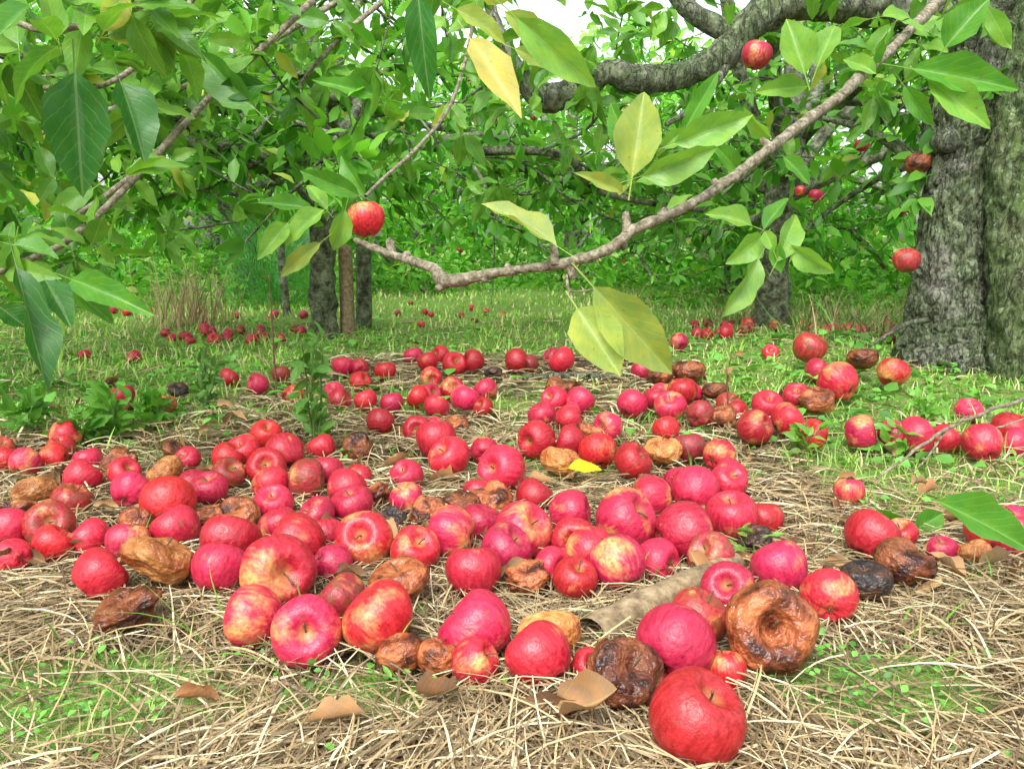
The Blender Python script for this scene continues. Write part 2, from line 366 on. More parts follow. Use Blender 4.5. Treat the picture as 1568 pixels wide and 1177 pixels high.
KM['o']=[apple_mesh('rotten_tan_mesh',M_roto,s,k) for s,k in ((15,'soft'),(16,'dent'),(22,'soft'))]
KM['k']=[apple_mesh('rotten_black_mesh',M_rotk,s,k) for s,k in ((18,'dent'),(19,'soft'))]
KM['D']=[apple_mesh('rotten_donut_mesh',M_rot,20,'donut')]
KM['s']=[apple_mesh('shrivelled_mesh',M_rot,21,'dry'),apple_mesh('shrivelled_mesh',M_rot,27,'dry')]
placed=[]
pile=empty('fallen_apples')
def put(kind,c,r,rot=None,hero=False,name=None):
    me=random.choice(KM[kind]); nm=name or {'r':'red_apple','y':'red_apple','d':'red_apple'}.get(kind,'rotten_apple')
    ob=bpy.data.objects.new(nm if hero else 'apple',me); COL.objects.link(ob)
    sq=random.uniform(.72,.9) if kind in 'bosk' else 1
    ob.location=c; ob.scale=(r,r,r*random.uniform(.95,1.05))
    if rot is None:
        rot=(random.gauss(0.2,.8),random.gauss(0,.65),random.uniform(0,6.28))
    ob.rotation_euler=rot
    if sq<1: ob.scale=(r*1.05,r*1.05,r*sq); ob.rotation_euler=(random.gauss(.3,.35),random.gauss(0,.3),random.uniform(0,6.28))
    if kind=='D': ob.rotation_euler=rot
    if not hero: ob.parent=pile
    placed.append((c[0],c[1],r)); return ob
HER="""1066,1100,148,r;1033,985,122,r;1112,1025,62,y;1178,960,140,D;958,1030,118,b;902,1018,54,r;825,1003,102,r;840,968,98,o;728,1012,76,y;730,962,116,r;672,1005,72,b;612,1000,72,b;580,945,116,y;522,915,80,d;470,965,106,y;388,943,94,y;425,873,114,y;337,870,86,r;245,857,108,o;195,930,90,s;153,880,84,r;80,832,60,r;20,852,56,r;138,822,60,r;195,828,66,y;15,808,66,r;75,802,74,d;270,808,74,r;257,768,82,r;210,800,54,b;125,730,56,r;190,724,50,r;253,722,56,o;200,750,60,r;38,707,46,y;8,703,40,r;55,752,62,o;100,665,46,y;187,605,38,r;320,748,58,r;325,790,56,b;365,790,66,b;352,828,92,r;350,725,52,d;375,690,50,r;408,665,48,r;436,693,60,r;408,714,60,r;348,700,50,r;265,688,36,b;288,702,40,r;470,733,64,d;500,722,52,r;428,805,62,r;455,830,90,r;485,790,62,r;508,862,62,r;530,747,62,r;557,825,88,y;612,888,88,b;635,842,76,y;600,793,45,k;578,757,46,s;622,762,52,y;655,783,54,b;690,815,84,y;540,772,66,r;668,672,62,r;688,700,66,r;742,690,44,r;710,770,52,s;770,717,74,r;822,673,60,r;857,705,60,o;725,873,86,r;775,840,82,r;800,813,92,y;808,882,66,s;845,867,62,r;880,885,70,r;905,847,82,y;945,862,88,y;873,783,68,r;880,827,72,r;957,795,96,y;998,760,68,y;1048,813,92,r;1063,750,74,r;1115,737,58,r;1120,790,80,r;1090,850,72,d;1115,900,82,r;1068,945,92,d;1194,868,84,r;1270,914,86,y;1100,697,50,y;1155,825,54,k;1325,888,76,k;1383,860,86,b;1335,820,82,r;1380,817,50,y;1442,842,46,r;1515,812,72,r;1552,812,84,r;1490,845,50,o;1156,654,56,y;1205,643,54,y;1242,665,50,r;1175,620,48,r;1250,613,56,b;1283,584,62,y;1220,607,42,r;1367,570,48,y;1320,549,46,b;1250,567,38,y;1318,662,56,y;1400,667,60,r;1370,665,50,r;1505,677,58,y;1548,655,56,r;1300,752,46,y;1240,532,50,d;968,706,60,r;1015,690,58,o;1055,685,50,d;915,690,60,r;900,665,46,b;870,643,44,r;830,635,44,r;850,612,44,r;888,613,44,r;858,594,46,b;932,652,46,y;873,675,50,r;968,618,48,r;1020,657,42,r;1045,598,46,r;1055,568,48,b;1027,622,50,y;1072,634,44,d;1107,637,40,b;1095,597,40,b;1005,610,40,r;1010,572,40,b;860,551,42,r;790,551,38,r;755,570,28,k;692,595,38,y;712,609,46,y;668,622,40,r;660,577,34,y;695,557,38,r;725,552,36,r;655,553,32,r;675,543,30,r;590,568,34,r;525,560,34,r;550,563,30,r;582,645,44,r;600,617,36,r;640,607,36,r;560,612,36,r;512,600,32,r;350,577,30,r;395,588,34,r;430,572,28,d;273,597,30,k;250,622,40,b;740,623,32,r;1040,523,28,y;185,622,36,b"""
for q in HER.split(';'):
    a=q.split(','); px,py,dm=map(float,a[:3]); kd=a[3].strip()
    D=ray(px,py); h=0.0
    for _ in range(4):
        d=(CAMH-h-.004)/(-D[2]+dm/(2*FPX)); p=P(px,py,d); h=float(H(p[0],p[1]))
    r=dm*d/(2*FPX)
    rot=None
    if kd=='D': rot=(math.radians(68),0.1,math.radians(-5))
    if (px,py)==(1066,1100): rot=(math.radians(8),math.radians(28),0.0)
    if (px,py)==(425,873): rot=(math.radians(75),math.radians(20),0.5)
    if (px,py)==(470,965): rot=(math.radians(68),math.radians(15),0.1)
    if (px,py)==(557,825): rot=(math.radians(55),0,0)
    put(kd,p,r,rot,hero=dm>70)
def fillers(n,poly,rr=(.025,.035),w=('r','r','r','r','r','y','d','b','s')):
    (x0,x1,y0,y1)=poly; c=0;t=0
    while c<n and t<n*40:
        t+=1; px=random.uniform(x0,x1); py=random.uniform(y0,y1)
        D=ray(px,py); d=CAMH/(-D[2]); p=P(px,py,d); r=random.uniform(*rr)
        if any((p[0]-a)**2+(p[1]-b)**2<((r+q)*.92)**2 for a,b,q in placed): continue
        p[2]=float(H(p[0],p[1]))+r*.75; put(random.choice(w),p,r); c+=1
fillers(8,(500,1130,570,690)); fillers(14,(0,560,700,850)); fillers(12,(500,1180,720,890))
fillers(6,(600,1000,535,580)); fillers(42,(1050,1400,495,540),(.02,.03)); fillers(5,(980,1250,560,640)); fillers(14,(1240,1568,505,560),(.02,.03))
fillers(20,(225,480,508,524),(.02,.03)); fillers(5,(380,760,585,630)); fillers(10,(600,800,462,500),(.018,.025)); fillers(4,(40,230,540,600),(.02,.028)); fillers(3,(1350,1568,640,700))
fillers(12,(0,480,470,500),(.018,.028))

# ------------------------------------------------------------ straw, grass
def ground_pts(n,d0,d1,spread=.75,bias=1.0):
    d=d0*(d1/d0)**(rng.random(n)**bias); a=rng.uniform(-spread,spread,n); return d*a,d
def near_apple(x,y,k=.75):
    m=np.zeros(len(x),bool)
    for a,b,r in placed: m|=((x-a)**2+(y-b)**2<(r*k)**2)
    return m
x,y=ground_pts(76000,.42,4.2,.78); g=GREEN(x,y); keep=(rng.random(len(x))>np.clip(g*1.35,0,.92))&~near_apple(x,y); x,y=x[keep],y[keep]; n=len(x)
dd=vn(x*5,y*5,21)*9+rng.normal(0,.9,n); L=rng.uniform(.03,.13,n); W=rng.uniform(.0010,.0026,n)*np.clip(y,.9,2.5)
D=np.stack([np.cos(dd),np.sin(dd),rng.normal(0.02,.08,n)],-1); Sd=np.stack([-np.sin(dd),np.cos(dd),0*dd],-1)
O=np.stack([x,y,H(x,y)+rng.random(n)**1.4*.02+.001],-1)-D*(L*.5)[:,None]; O[:,2]=np.maximum(O[:,2],H(O[:,0],O[:,1])+.001)
b=rng.random(n)[:,None]; base=np.array([.53,.41,.21])*(1-b)+np.array([.22,.145,.07])*b; base*=rng.uniform(.3,1.25,n)[:,None]
pale=rng.random(n)<.18; base[pale]=np.array([.68,.58,.36])*rng.uniform(.8,1.1,pale.sum())[:,None]
ribbons('dry_straw',O,D,Sd,L,W,rng.uniform(0,.12,n),rng.normal(0,.2,n),np.clip(base,0,.85),[M_straw])

def grass(name,n,d0,d1,hmin,hmax,thr,wmul=1.0,spread=.8,lean=.5):
    x,y=ground_pts(n,d0,d1,spread); g=GREEN(x,y); keep=(rng.random(n)<g**1.3*thr)&~near_apple(x,y,.9); x,y=x[keep],y[keep]; n=len(x)
    a=rng.uniform(0,6.28,n); L=rng.uniform(hmin,hmax,n)*(.6+.8*vn(x*3,y*3,31)); ln=rng.uniform(.1,lean*2,n)
    D=unit(np.stack([np.cos(a)*ln,np.sin(a)*ln,np.ones(n)],-1)); Sd=np.stack([-np.sin(a),np.cos(a),0*a],-1)
    O=np.stack([x,y,H(x,y)-.003],-1); W=rng.uniform(.002,.004,n)*np.clip(y*.5,.6,3.5)*wmul
    b=rng.random(n)[:,None]; c=np.array([.16,.40,.05])*(1-b)+np.array([.44,.66,.13])*b
    dry=rng.random(n)<.22; c[dry]=np.array([.66,.58,.32])
    return ribbons(name,O,D,Sd,L,W,rng.uniform(.05,.4,n),rng.normal(0,.15,n),c,[M_grass],nseg=3,tipw=.1,up=False)
grass('grass',48000,1.0,9.5,.02,.065,1.0,1.3,1.0)
grass('grass_tufts',6000,.45,1.3,.012,.035,.6,.6)
def broad(name,n,d0,d1,l0,l1,zz,dens):
    x,y=ground_pts(n,d0,d1,.8); g=GREEN(x,y); keep=(rng.random(len(x))<(g**1.3)*dens*(.25+1.2*vn(x*4,y*4,77)**2))&~near_apple(x,y,.9); x,y=x[keep],y[keep]; n=len(x)
    a=rng.uniform(0,6.28,n); L=rng.uniform(l0,l1,n)*np.clip(y,.6,2.0)
    c=np.array([.11,.30,.045])*rng.uniform(.6,1.9,n)[:,None]
    leaves(name,np.stack([x,y,H(x,y)+rng.uniform(.004,zz,n)],-1),np.stack([np.cos(a),np.sin(a),rng.normal(.15,.35,n)],-1),np.stack([rng.normal(0,.35,n),rng.normal(0,.35,n),np.ones(n)],-1),L,L*.8,rng.uniform(0,.3,n),c,[M_grass])
broad('clover',34000,.45,4.5,.006,.015,.024,.6)
broad('ground_ivy',6000,1.1,3.2,.014,.026,.03,.4)
def wisps(pts):
    O=[];D=[];Sd=[];L=[];W=[];C=[]
    for px,py,k,hh in pts:
        Dr=ray(px,py); p=P(px,py,CAMH/(-Dr[2]))
        for _ in range(k):
            a=random.uniform(0,6.28); ln=random.uniform(.2,1.4)
            O.append([p[0]+random.gauss(0,.015),p[1]+random.gauss(0,.015),float(H(p[0],p[1]))]); D.append([math.cos(a)*ln,math.sin(a)*ln*.6,1]); Sd.append([-math.sin(a),math.cos(a),0]); L.append(hh*random.uniform(.5,1.1)); W.append(random.uniform(.002,.0035)); C.append(random.choice([(.14,.36,.04),(.24,.45,.07),(.10,.28,.04)]))
    n=len(O); ribbons('long_grass',np.array(O),unit(np.array(D)),np.array(Sd),np.array(L),np.array(W),rng.uniform(.1,.5,n),rng.normal(0,.2,n),np.array(C),[M_grass],nseg=6,tipw=.08,up=False)
wisps([(330,985,10,.12),(480,1010,16,.11),(560,985,4,.09),(575,1030,5,.08),(1390,980,6,.1),(1240,720,12,.09),(1130,740,8,.06),(1000,900,5,.07),(1370,690,10,.07),(1060,720,7,.08),(700,900,3,.07),(925,720,6,.07),(1500,900,5,.08),(1320,780,8,.07),(120,990,6,.06),(1200,720,8,.07),(880,730,5,.06),(1290,830,6,.08)]+[(random.uniform(0,1568),random.uniform(640,1100),3,.06) for _ in range(30)])

DL=[(640,1105,.06,-60),(560,1140,.05,200),(850,1130,.07,-25),(910,1140,.06,160),(860,1035,.035,60),(930,1065,.045,100),(780,905,.04,20),(700,735,.06,150),(725,760,.05,30),(545,720,.05,80),(400,738,.05,10),(100,860,.04,10),(1400,920,.04,40),(60,860,.04,70),(270,1110,.04,20),(590,720,.05,0),(690,700,.05,0),(1080,600,.05,80),(300,740,.04,0),(1110,870,.04,0),(850,880,.04,100),(760,900,.05,10),(520,850,.04,0)]
B=[];D=[];N=[];L=[];C=[]
for px,py,l,a in DL+[(random.uniform(0,1568),random.uniform(600,920),random.uniform(.025,.055),random.uniform(0,360)) for _ in range(110)]:
    Dr=ray(px,py); p=P(px,py,CAMH/(-Dr[2])); B.append([p[0],p[1],float(H(p[0],p[1]))+random.uniform(.012,.03)]); a=math.radians(a); D.append([math.cos(a),math.sin(a),random.uniform(-.1,.3)]); N.append([random.gauss(0,.6),random.gauss(-.3,.6),1]); L.append(l); C.append(random.choice([(.24,.13,.06),(.30,.19,.10),(.13,.07,.035),(.33,.24,.14)]))
n=len(B); L=np.array(L)
leaves('fallen_leaves',B,D,N,L,L*rng.uniform(.5,.8,n),rng.uniform(-.5,.7,n),C,[M_dead],hi=True,fold=.3,wavy=.10,roll=rng.uniform(1.2,2.8,n))
p=P(898,742,CAMH/(-ray(898,742)[2])); leaves('yellow_leaf',[p+[-.03,0,.03]],[[1,.2,.05]],[[0,-.5,1]],[.06],[.035],[.2],[(.8,.62,.02)],[M_leafN],hi=True)

def gp(px,py,up=.0):
    p=P(px,py,CAMH/(-ray(px,py)[2])); p[2]=float(H(p[0],p[1]))+up; return p
B=Buf(); a,b2=gp(905,1000,.018),gp(1125,880,.024); mid=(a+b2)/2+[.004,0,.004]
tube(B,[a,a+(mid-a)*.5,mid,b2],[.019,.019,.018,.014],20,8,rough=.14,fr=40)
B.make('cut_branch',[M_wood])
B=Buf(); tube(B,[gp(800,588,.012),gp(880,584,.016),gp(930,590,.02),gp(1000,578,.015)],[.009,.011,.01,.007],8,4,rough=.2,fr=40)
tube(B,[gp(930,590,.02),gp(960,560,.06)],[.007,.003],6,3)
B.make('fallen_branch',[M_bark])
B=Buf()
for _ in range(110):
    a=gp(random.uniform(0,1568),random.uniform(560,1120),random.uniform(.006,.022)); an=random.uniform(0,6.28); l=random.uniform(.03,.12); d=np.array([math.cos(an),math.sin(an),random.uniform(-.02,.12)])*l
    r0=random.uniform(.0008,.0020); tube(B,[a,a+d*.5+rng.normal(0,.003,3),a+d],[r0,r0*.8,r0*.5],6,3)
B.make('twig_litter',[M_stick])
B=Buf(); pts=[gp(1335,735,.01),P(1400,690,1.42),P(1450,655,1.5),P(1505,632,1.55),P(1568,610,1.65),P(1640,590,1.75)]
tube(B,pts,[.002,.0028,.0034,.004,.0045,.005],8,5,wob=.0012); tube(B,[pts[2],P(1420,700,1.45),P(1400,720,1.42)],[.0025,.002,.0015],5,3)
tube(B,[pts[3],P(1520,655,1.5),P(1568,640,1.5)],[.0025,.002,.0015],5,3); B.make('dead_twig',[M_twig])

# ------------------------------------------------------------ trees
def rc(n,lo=(.055,.215,.02),hi=(.19,.46,.055),ye=.03):
    b=rng.random(n)[:,None]; c=np.array(lo)*(1-b)+np.array(hi)*b
    yy=rng.random(n)<ye; c[yy]=np.array([.38,.48,.09]); return c
def clusters(C,T,k,L0=.07,spread=1.0):
    C=np.repeat(C,k,0); T=np.repeat(T,k,0); n=len(C)
    D=unit(unit(rng.normal(0,1,(n,3)))*spread+unit(T)*.6+np.array([0,0,-.15]))
    N=unit(rng.normal(0,.6,(n,3))+np.array([0,-.3,.9]))
    L=L0*rng.uniform(.6,1.25,n); return C+D*.012,D,N,L,L*rng.uniform(.42,.56,n),rng.uniform(-.05,.45,n)
def gen_tree(seed,th,tr,R,top,nl=7,ns=6,nt=5,low=.5,step=.08,droop=.35,zlo=.65):
    r=np.random.default_rng(seed); B=Buf(); C=[];T=[]
    bend=r.normal(0,.06,2)
    tp=np.array([[0,0,-.05],[0,0,.03],[bend[0]*.5,bend[1]*.5,th*.35],[bend[0],bend[1],th*.7],[bend[0]*.6,bend[1]*1.3,th],[bend[0]*.3,bend[1],top*.85]])
    tube(B,tp,[tr*1.5,tr*1.2,tr,tr*.92,tr*.85,tr*.25],20,7,rough=.3,fr=14)
    for l in range(nl):
        az=(l/nl*2*math.pi+r.normal(0,.25))
        z0=th*r.uniform(zlo,1.1); zz=r.uniform(.0,1)*(top-z0); o=np.array([math.cos(az),math.sin(az),0]); ll=R*r.uniform(.75,1.1)
        pts=[np.array([bend[0],bend[1],z0])]
        for s in range(1,6):
            t=s/5; q=o*ll*t; q[2]=z0+zz*math.sin(t*2.1)*.9-(droop*t*t*(1-zz/top)); q[:2]+=r.normal(0,.09*t+.02,2)+bend*(1-t); q[2]+=r.normal(0,.05); pts.append(q)
        lp,lr=tube(B,pts,np.linspace(tr*.5,.010,6),7,4,rough=.15,fr=20)
        for s in range(ns):
            i0=int(len(lp)*(.22+.78*(s+r.random())/ns)); i0=min(i0,len(lp)-1); a=az+r.normal(0,1.1); sl=r.uniform(.35,.85)*R*.45
            d=np.array([math.cos(a),math.sin(a),r.normal(.1,.45)]); sp=[lp[i0]]
            for q in range(1,4):
                sp.append(lp[i0]+d*sl*q/3+np.array([0,0,-.10*(q/3)**2])+r.normal(0,.03,3))
            if min(z[2] for z in sp)<low: sp=[z+np.array([0,0,max(0,low-z[2])*.8]) for z in sp]; sp[0]=lp[i0]
            bp,br=tube(B,sp,np.linspace(max(lr[i0]*.5,.006),.004,4),5,3)
            allp=[bp]
            for t in range(nt):
                i1=r.integers(1,len(bp)); a2=a+r.normal(0,1.2); dl=r.uniform(.14,.38); d2=np.array([math.cos(a2),math.sin(a2),r.normal(.1,.6)])
                q=np.array([bp[i1],bp[i1]+d2*dl*.5+r.normal(0,.015,3),bp[i1]+d2*dl+[0,0,-.03]])
                tp2,_=tube(B,q,[.004,.003,.002],4,2); allp.append(tp2)
            for ap in allp:
                ln=np.linalg.norm(ap[-1]-ap[0]); m=max(2,int(ln/step)); ii=np.linspace(.15,1,m)*(len(ap)-1)
                for f in ii:
                    i=int(min(f,len(ap)-1.001)); C.append(ap[i]+(ap[i+1]-ap[i])*(f-i)); T.append(ap[i+1]-ap[i])
    C=np.array(C);T=np.array(T); m=C[:,2]>low*.8; return B,C[m],T[m]
variants=[]
for s,(th,tr,R,top,low,dr,zl) in enumerate([(.9,.075,1.6,2.3,.5,.35,.65),(.8,.055,1.7,2.3,.52,.35,.65),(.85,.085,1.6,2.3,.22,.75,.5),(.8,.075,1.5,2.2,.18,.7,.45)]):
    B,C,T=gen_tree(40+s,th,tr,R,top,nl=9,ns=7,nt=4,low=low,droop=dr,zlo=zl)
    Lf=clusters(C,T,4,.078 if s<2 else .098); bm=B.make('bark',[M_fbark],link=False); n=len(Lf[0])
    sh=np.clip(.65+.6*vn(Lf[0][:,0]*3,Lf[0][:,1]*3+Lf[0][:,2]*2,9),.5,1.35)[:,None]
    lm=leaves('foliage',*Lf,np.clip(rc(n)*sh*(1.0 if s<2 else 1.35),0,.75),[M_leaf],link=False); print('leaves',n); variants.append((bm,lm,C))
def tree(x,y,v,rot=0,sc=1.0,apples=6,name='apple_tree'):
    e=empty(name,(x,y,float(H(x,y))-.01)); e.rotation_euler[2]=rot; e.scale=(sc,)*3
    bm,lm,C=variants[v]
    for nm,me in (('trunk_and_limbs',bm),('foliage',lm)):
        o=bpy.data.objects.new(nm,me); COL.objects.link(o); o.parent=e
    for _ in range(apples):
        c=C[random.randrange(len(C))]; o=bpy.data.objects.new('hanging_apple',random.choice(KM['r']+KM['y'])); COL.objects.link(o); o.parent=e; o.location=(c[0],c[1],c[2]-.05); o.scale=(.03,)*3; o.rotation_euler=(random.gauss(0,.2),random.gauss(0,.2),random.random()*6)
gA=gp(1180,500); gB=gp(495,512)
tree(gA[0],gA[1],0,.5,apples=3); tree(gB[0],gB[1],1,2.2,apples=2)
LAY=[(.6,7.2,2),(1.6,5.9,3),(-2.1,6.3,3),(-3.9,5.2,2),(3.1,4.8,3),(3.5,7.0,2),(-.8,8.8,3),(-3.3,8.8,2),(2.2,9.4,2),(5.6,8.0,3)]
for x,y,v in LAY: tree(x,y,v,random.uniform(0,6.28),random.uniform(.9,1.08))
# distant mass of orchard trees closing the view
n=14000; ang=rng.uniform(-1.0,1.0,n); rr_=rng.uniform(11.5,15,n); x=np.sin(ang)*rr_; y=np.cos(ang)*rr_
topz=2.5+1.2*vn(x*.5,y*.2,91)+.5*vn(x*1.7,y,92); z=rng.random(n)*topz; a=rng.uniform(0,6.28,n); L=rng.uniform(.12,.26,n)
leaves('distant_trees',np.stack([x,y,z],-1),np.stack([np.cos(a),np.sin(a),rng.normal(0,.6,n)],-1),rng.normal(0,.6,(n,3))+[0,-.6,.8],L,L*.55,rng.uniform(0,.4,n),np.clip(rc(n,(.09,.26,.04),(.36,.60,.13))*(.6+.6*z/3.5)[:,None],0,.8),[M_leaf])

# left tree, trunk standing outside the picture; limbs reach in
LB,C,T=gen_tree(77,.85,.09,1.75,2.1,nl=9,ns=8,nt=5,low=.62,step=.075)
off=np.array([-2.15,2.3,0.])
le=empty('apple_tree',tuple(off)); LB.make('trunk_and_limbs',[M_fbark],parent=le)
w=C+off; keep=~((np.abs(w[:,0])<.4)&(w[:,1]<1.0)); Lf=clusters(C[keep],T[keep],5,.078); leaves('foliage',*Lf,rc(len(Lf[0])),[M_leaf],parent=le)

# ---------------- right-hand tree (explicit trunk, limb, low branch)
rt=empty('apple_tree'); B=Buf(); dT=2.42
tb=[P(1440,610,dT),P(1442,560,dT),P(1448,500,dT),P(1452,430,dT),P(1462,340,dT),P(1470,260,dT),P(1478,205,dT),P(1500,120,dT),P(1530,40,dT),P(1560,-60,dT),P(1600,-260,dT)]
k=dT/FPX/2
tube(B,tb,np.array([150,128,112,98,94,98,108,112,116,110,70])*k,150,34,rough=.14,fr=16,fine=.15)
for a in range(7):   # root flares
    an=a*.9+.3; o=tb[1]+np.array([math.cos(an),math.sin(an),0])*.09
    tube(B,[tb[2]+(o-tb[1])*.6,o+[0,0,-.02],o+(o-tb[1])*.7+[0,0,-.09]],[.03,.035,.018],10,5,rough=.25,fr=25)
for kx,ky in ((1455,215),(1500,190),(1440,455),(1480,150)):   # knots
    c=P(kx,ky,dT-.085); tube(B,[c+[0,.05,0],c+[0,.0,0],c+[0,-.018,0.004]],[.034,.036,.020],14,4,rough=.35,fr=40)
dl=2.3
limb=[P(1540,30,dT),P(1470,18,2.38),P(1400,18,2.34),P(1300,8,dl),P(1210,2,dl),P(1150,35,dl),P(1105,85,dl),P(1050,112,dl),P(990,122,dl),P(930,112,dl),P(890,135,dl),P(845,150,dl),P(812,135,dl),P(785,95,dl),P(760,40,dl),P(740,-40,dl)]
k=dl/FPX/2
tube(B,limb,np.array([70,62,55,52,50,50,44,38,42,36,38,44,38,26,20,14])*k,24,10,rough=.22,fr=22,fine=.06)
tube(B,[P(1150,35,dl),P(1110,45,dl),P(1050,10,dl),P(1000,-60,dl)],np.array([40,34,28,20])*k,12,6,rough=.15)
tube(B,[P(1300,8,dl),P(1330,-30,dl),P(1300,-120,dl)],np.array([36,30,20])*k,10,5,rough=.15)
tube(B,[P(1105,85,dl),P(1108,110,2.28),P(1060,165,2.2),P(1020,190,2.15)],np.array([16,14,10,7])*k,8,4)
tube(B,[P(1470,260,dT),P(1400,240,2.5),P(1330,200,2.6),P(1260,180,2.7)],np.array([30,22,14,8])*k,8,5,rough=.1)
tube(B,[P(1455,480,dT),P(1380,500,2.3),P(1330,530,2.25)],np.array([10,7,4])*k,6,4,wob=.003)
B.make('trunk_and_limbs',[M_bark],parent=rt)
B=Buf(); tube(B,[P(1600,640,2.25),P(1592,560,2.25),P(1585,450,2.25),P(1580,340,2.25),P(1582,230,2.25),P(1600,130,2.25),P(1620,0,2.25),P(1640,-200,2.25)],np.array([150,136,124,120,122,120,108,90])*2.25/FPX/2,100,26,rough=.12,fr=16,fine=.08)
B.make('mossy_tree_trunk',[M_moss])
B=Buf()
br=[(545,368,1.42),(575,380,1.38),(620,396,1.3),(662,410,1.24),(684,430,1.2),(740,420,1.16),(800,412,1.13),(865,402,1.1),(930,382,1.08),(970,352,1.07),(1020,330,1.08),(1070,305,1.1),(1130,265,1.14),(1180,226,1.18),(1230,188,1.24),(1285,148,1.3),(1330,105,1.4),(1370,70,1.5),(1410,30,1.6),(1450,-10,1.75),(1500,-60,2.0)]
bp=[P(*q) for q in br]; bw=[9,11,13,16,24,15,14,16,18,17,14,15,17,15,17,15,17,15,16,18,24]
bp2,_=tube(B,bp,[w*q[2]/FPX/2 for w,q in zip(bw,br)],14,8,rough=.3,fr=80,wob=.0004)
for px,py,dx,dy,d in ((684,430,-14,12,1.2),(600,388,-4,-22,1.34),(850,405,-2,-30,1.1),(870,402,8,24,1.1),(1010,332,10,-12,1.08),(960,355,-2,-30,1.07),(950,378,8,-8,1.08),(740,420,5,10,1.16),(1180,226,-14,-12,1.18),(1285,148,12,-10,1.3),(620,396,5,-10,1.3),(780,414,-4,-9,1.14),(1100,285,-8,-9,1.12)):
    tube(B,[P(px,py,d),P(px+dx,py+dy,d)],[8*d/FPX,5.5*d/FPX],7,3,rough=.3,fr=60)
Lbr=[[(-60,440,1.15),(30,402,1.2),(100,370,1.25),(180,300,1.35),(250,225,1.45),(330,140,1.6),(400,75,1.7),(490,-10,1.8)],
[(-40,380,1.5),(60,360,1.55),(160,300,1.6),(240,235,1.7),(290,170,1.8)],
[(10,28,1.0),(60,45,1.0),(110,42,1.02),(180,18,1.05),(260,-5,1.1)],
[(-30,140,1.25),(60,135,1.3),(150,132,1.35),(210,100,1.4),(260,50,1.45),(300,-10,1.5)],
[(60,205,1.6),(160,170,1.65),(250,145,1.75),(330,110,1.8),(420,60,1.9),(520,0,2.0)],
[(450,165,1.9),(460,130,1.9),(495,85,1.9),(540,40,1.95),(600,-10,2.0)],
[(560,300,1.42),(590,270,1.55),(640,225,1.7),(690,160,1.85),(720,60,2.0),(730,-20,2.1)]]
for bl,w0 in zip(Lbr,(13,12,10,10,13,12,9)):
    tube(B,[P(*q) for q in bl],np.linspace(w0*.6,w0,len(bl))*1.3/FPX/2*1.1,8,5,rough=.15,fr=60)
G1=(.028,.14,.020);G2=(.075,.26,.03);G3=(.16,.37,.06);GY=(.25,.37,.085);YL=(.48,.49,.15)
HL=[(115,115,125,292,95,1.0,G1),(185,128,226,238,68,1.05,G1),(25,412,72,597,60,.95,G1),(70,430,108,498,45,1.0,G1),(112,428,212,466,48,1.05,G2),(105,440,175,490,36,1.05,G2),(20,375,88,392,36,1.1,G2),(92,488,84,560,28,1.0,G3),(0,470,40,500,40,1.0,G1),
(640,-10,655,146,50,1.05,G1),(722,62,796,172,55,1.0,YL),(700,15,775,58,36,1.0,GY),(775,20,850,72,40,1.05,GY),(795,30,910,132,60,1.05,G3),(790,75,860,105,28,1.1,GY),
(968,268,986,143,74,1.05,GY),(965,230,935,160,40,1.12,G2),(1035,218,1152,176,52,1.05,G3),(985,268,1102,232,50,1.03,G3),(952,292,893,263,26,1.05,GY),(1015,225,1055,195,26,1.1,G3),(1050,195,1100,110,30,1.3,G2),
(850,375,742,306,50,1.08,GY),(885,474,948,572,80,1.02,GY),(912,442,1027,570,84,1.0,GY),
(1150,345,1084,320,38,1.25,G3),(1165,362,1115,402,42,1.25,G3),(1190,398,1228,322,40,1.2,G3),(1212,375,1275,424,38,1.2,G3),(1160,397,1108,484,46,1.15,G3),(1188,372,1196,416,26,1.2,G2),(1170,350,1205,300,28,1.3,G2),(1185,385,1170,350,24,1.2,G3),
(1232,112,1206,28,56,1.3,G3),(1252,102,1280,28,42,1.3,G3),(1398,105,1560,132,56,1.2,G2),(1422,122,1517,192,50,1.2,G3),(1448,72,1512,-6,54,1.25,G2),(1340,112,1292,84,30,1.35,G3),(1235,132,1158,140,34,1.35,G3),(1385,132,1428,192,30,1.3,G2),(1330,100,1352,60,24,1.4,G2),(1180,210,1140,170,28,1.25,G3),
(528,322,512,384,36,1.35,G3),(495,322,437,372,40,1.35,G3),(440,342,396,394,34,1.35,G3),(490,372,430,422,30,1.35,GY),(548,298,462,262,34,1.4,G2),(478,320,395,302,28,1.4,G2),(560,300,520,240,36,1.45,G2),(500,320,470,280,26,1.4,G3),
(1392,806,1350,790,40,1.15,G2),(1400,812,1445,785,40,1.15,G2),(1405,815,1380,850,28,1.15,G2),(1438,768,1585,835,72,.95,G2),
(45,10,-10,60,50,.9,G2),(390,165,300,80,60,1.5,G2),(405,130,330,140,40,1.5,G1),(590,150,480,120,30,1.7,G2),(1200,240,1240,280,28,1.2,G2),(1130,262,1090,215,30,1.2,G2),(1020,325,1060,290,18,1.1,G3)]
Bs=[];Ds=[];Ns=[];Ls=[];Ws=[];Bd=[];Cs=[]
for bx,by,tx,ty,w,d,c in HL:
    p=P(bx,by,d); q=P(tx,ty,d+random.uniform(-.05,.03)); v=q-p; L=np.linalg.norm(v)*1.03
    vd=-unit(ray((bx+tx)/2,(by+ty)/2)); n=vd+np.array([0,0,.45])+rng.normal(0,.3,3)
    Bs.append(p);Ds.append(v);Ns.append(n);Ls.append(L);Ws.append(w*d/FPX*1.05);Bd.append(random.uniform(0,.25));Cs.append(np.array(c)*random.uniform(.85,1.15))
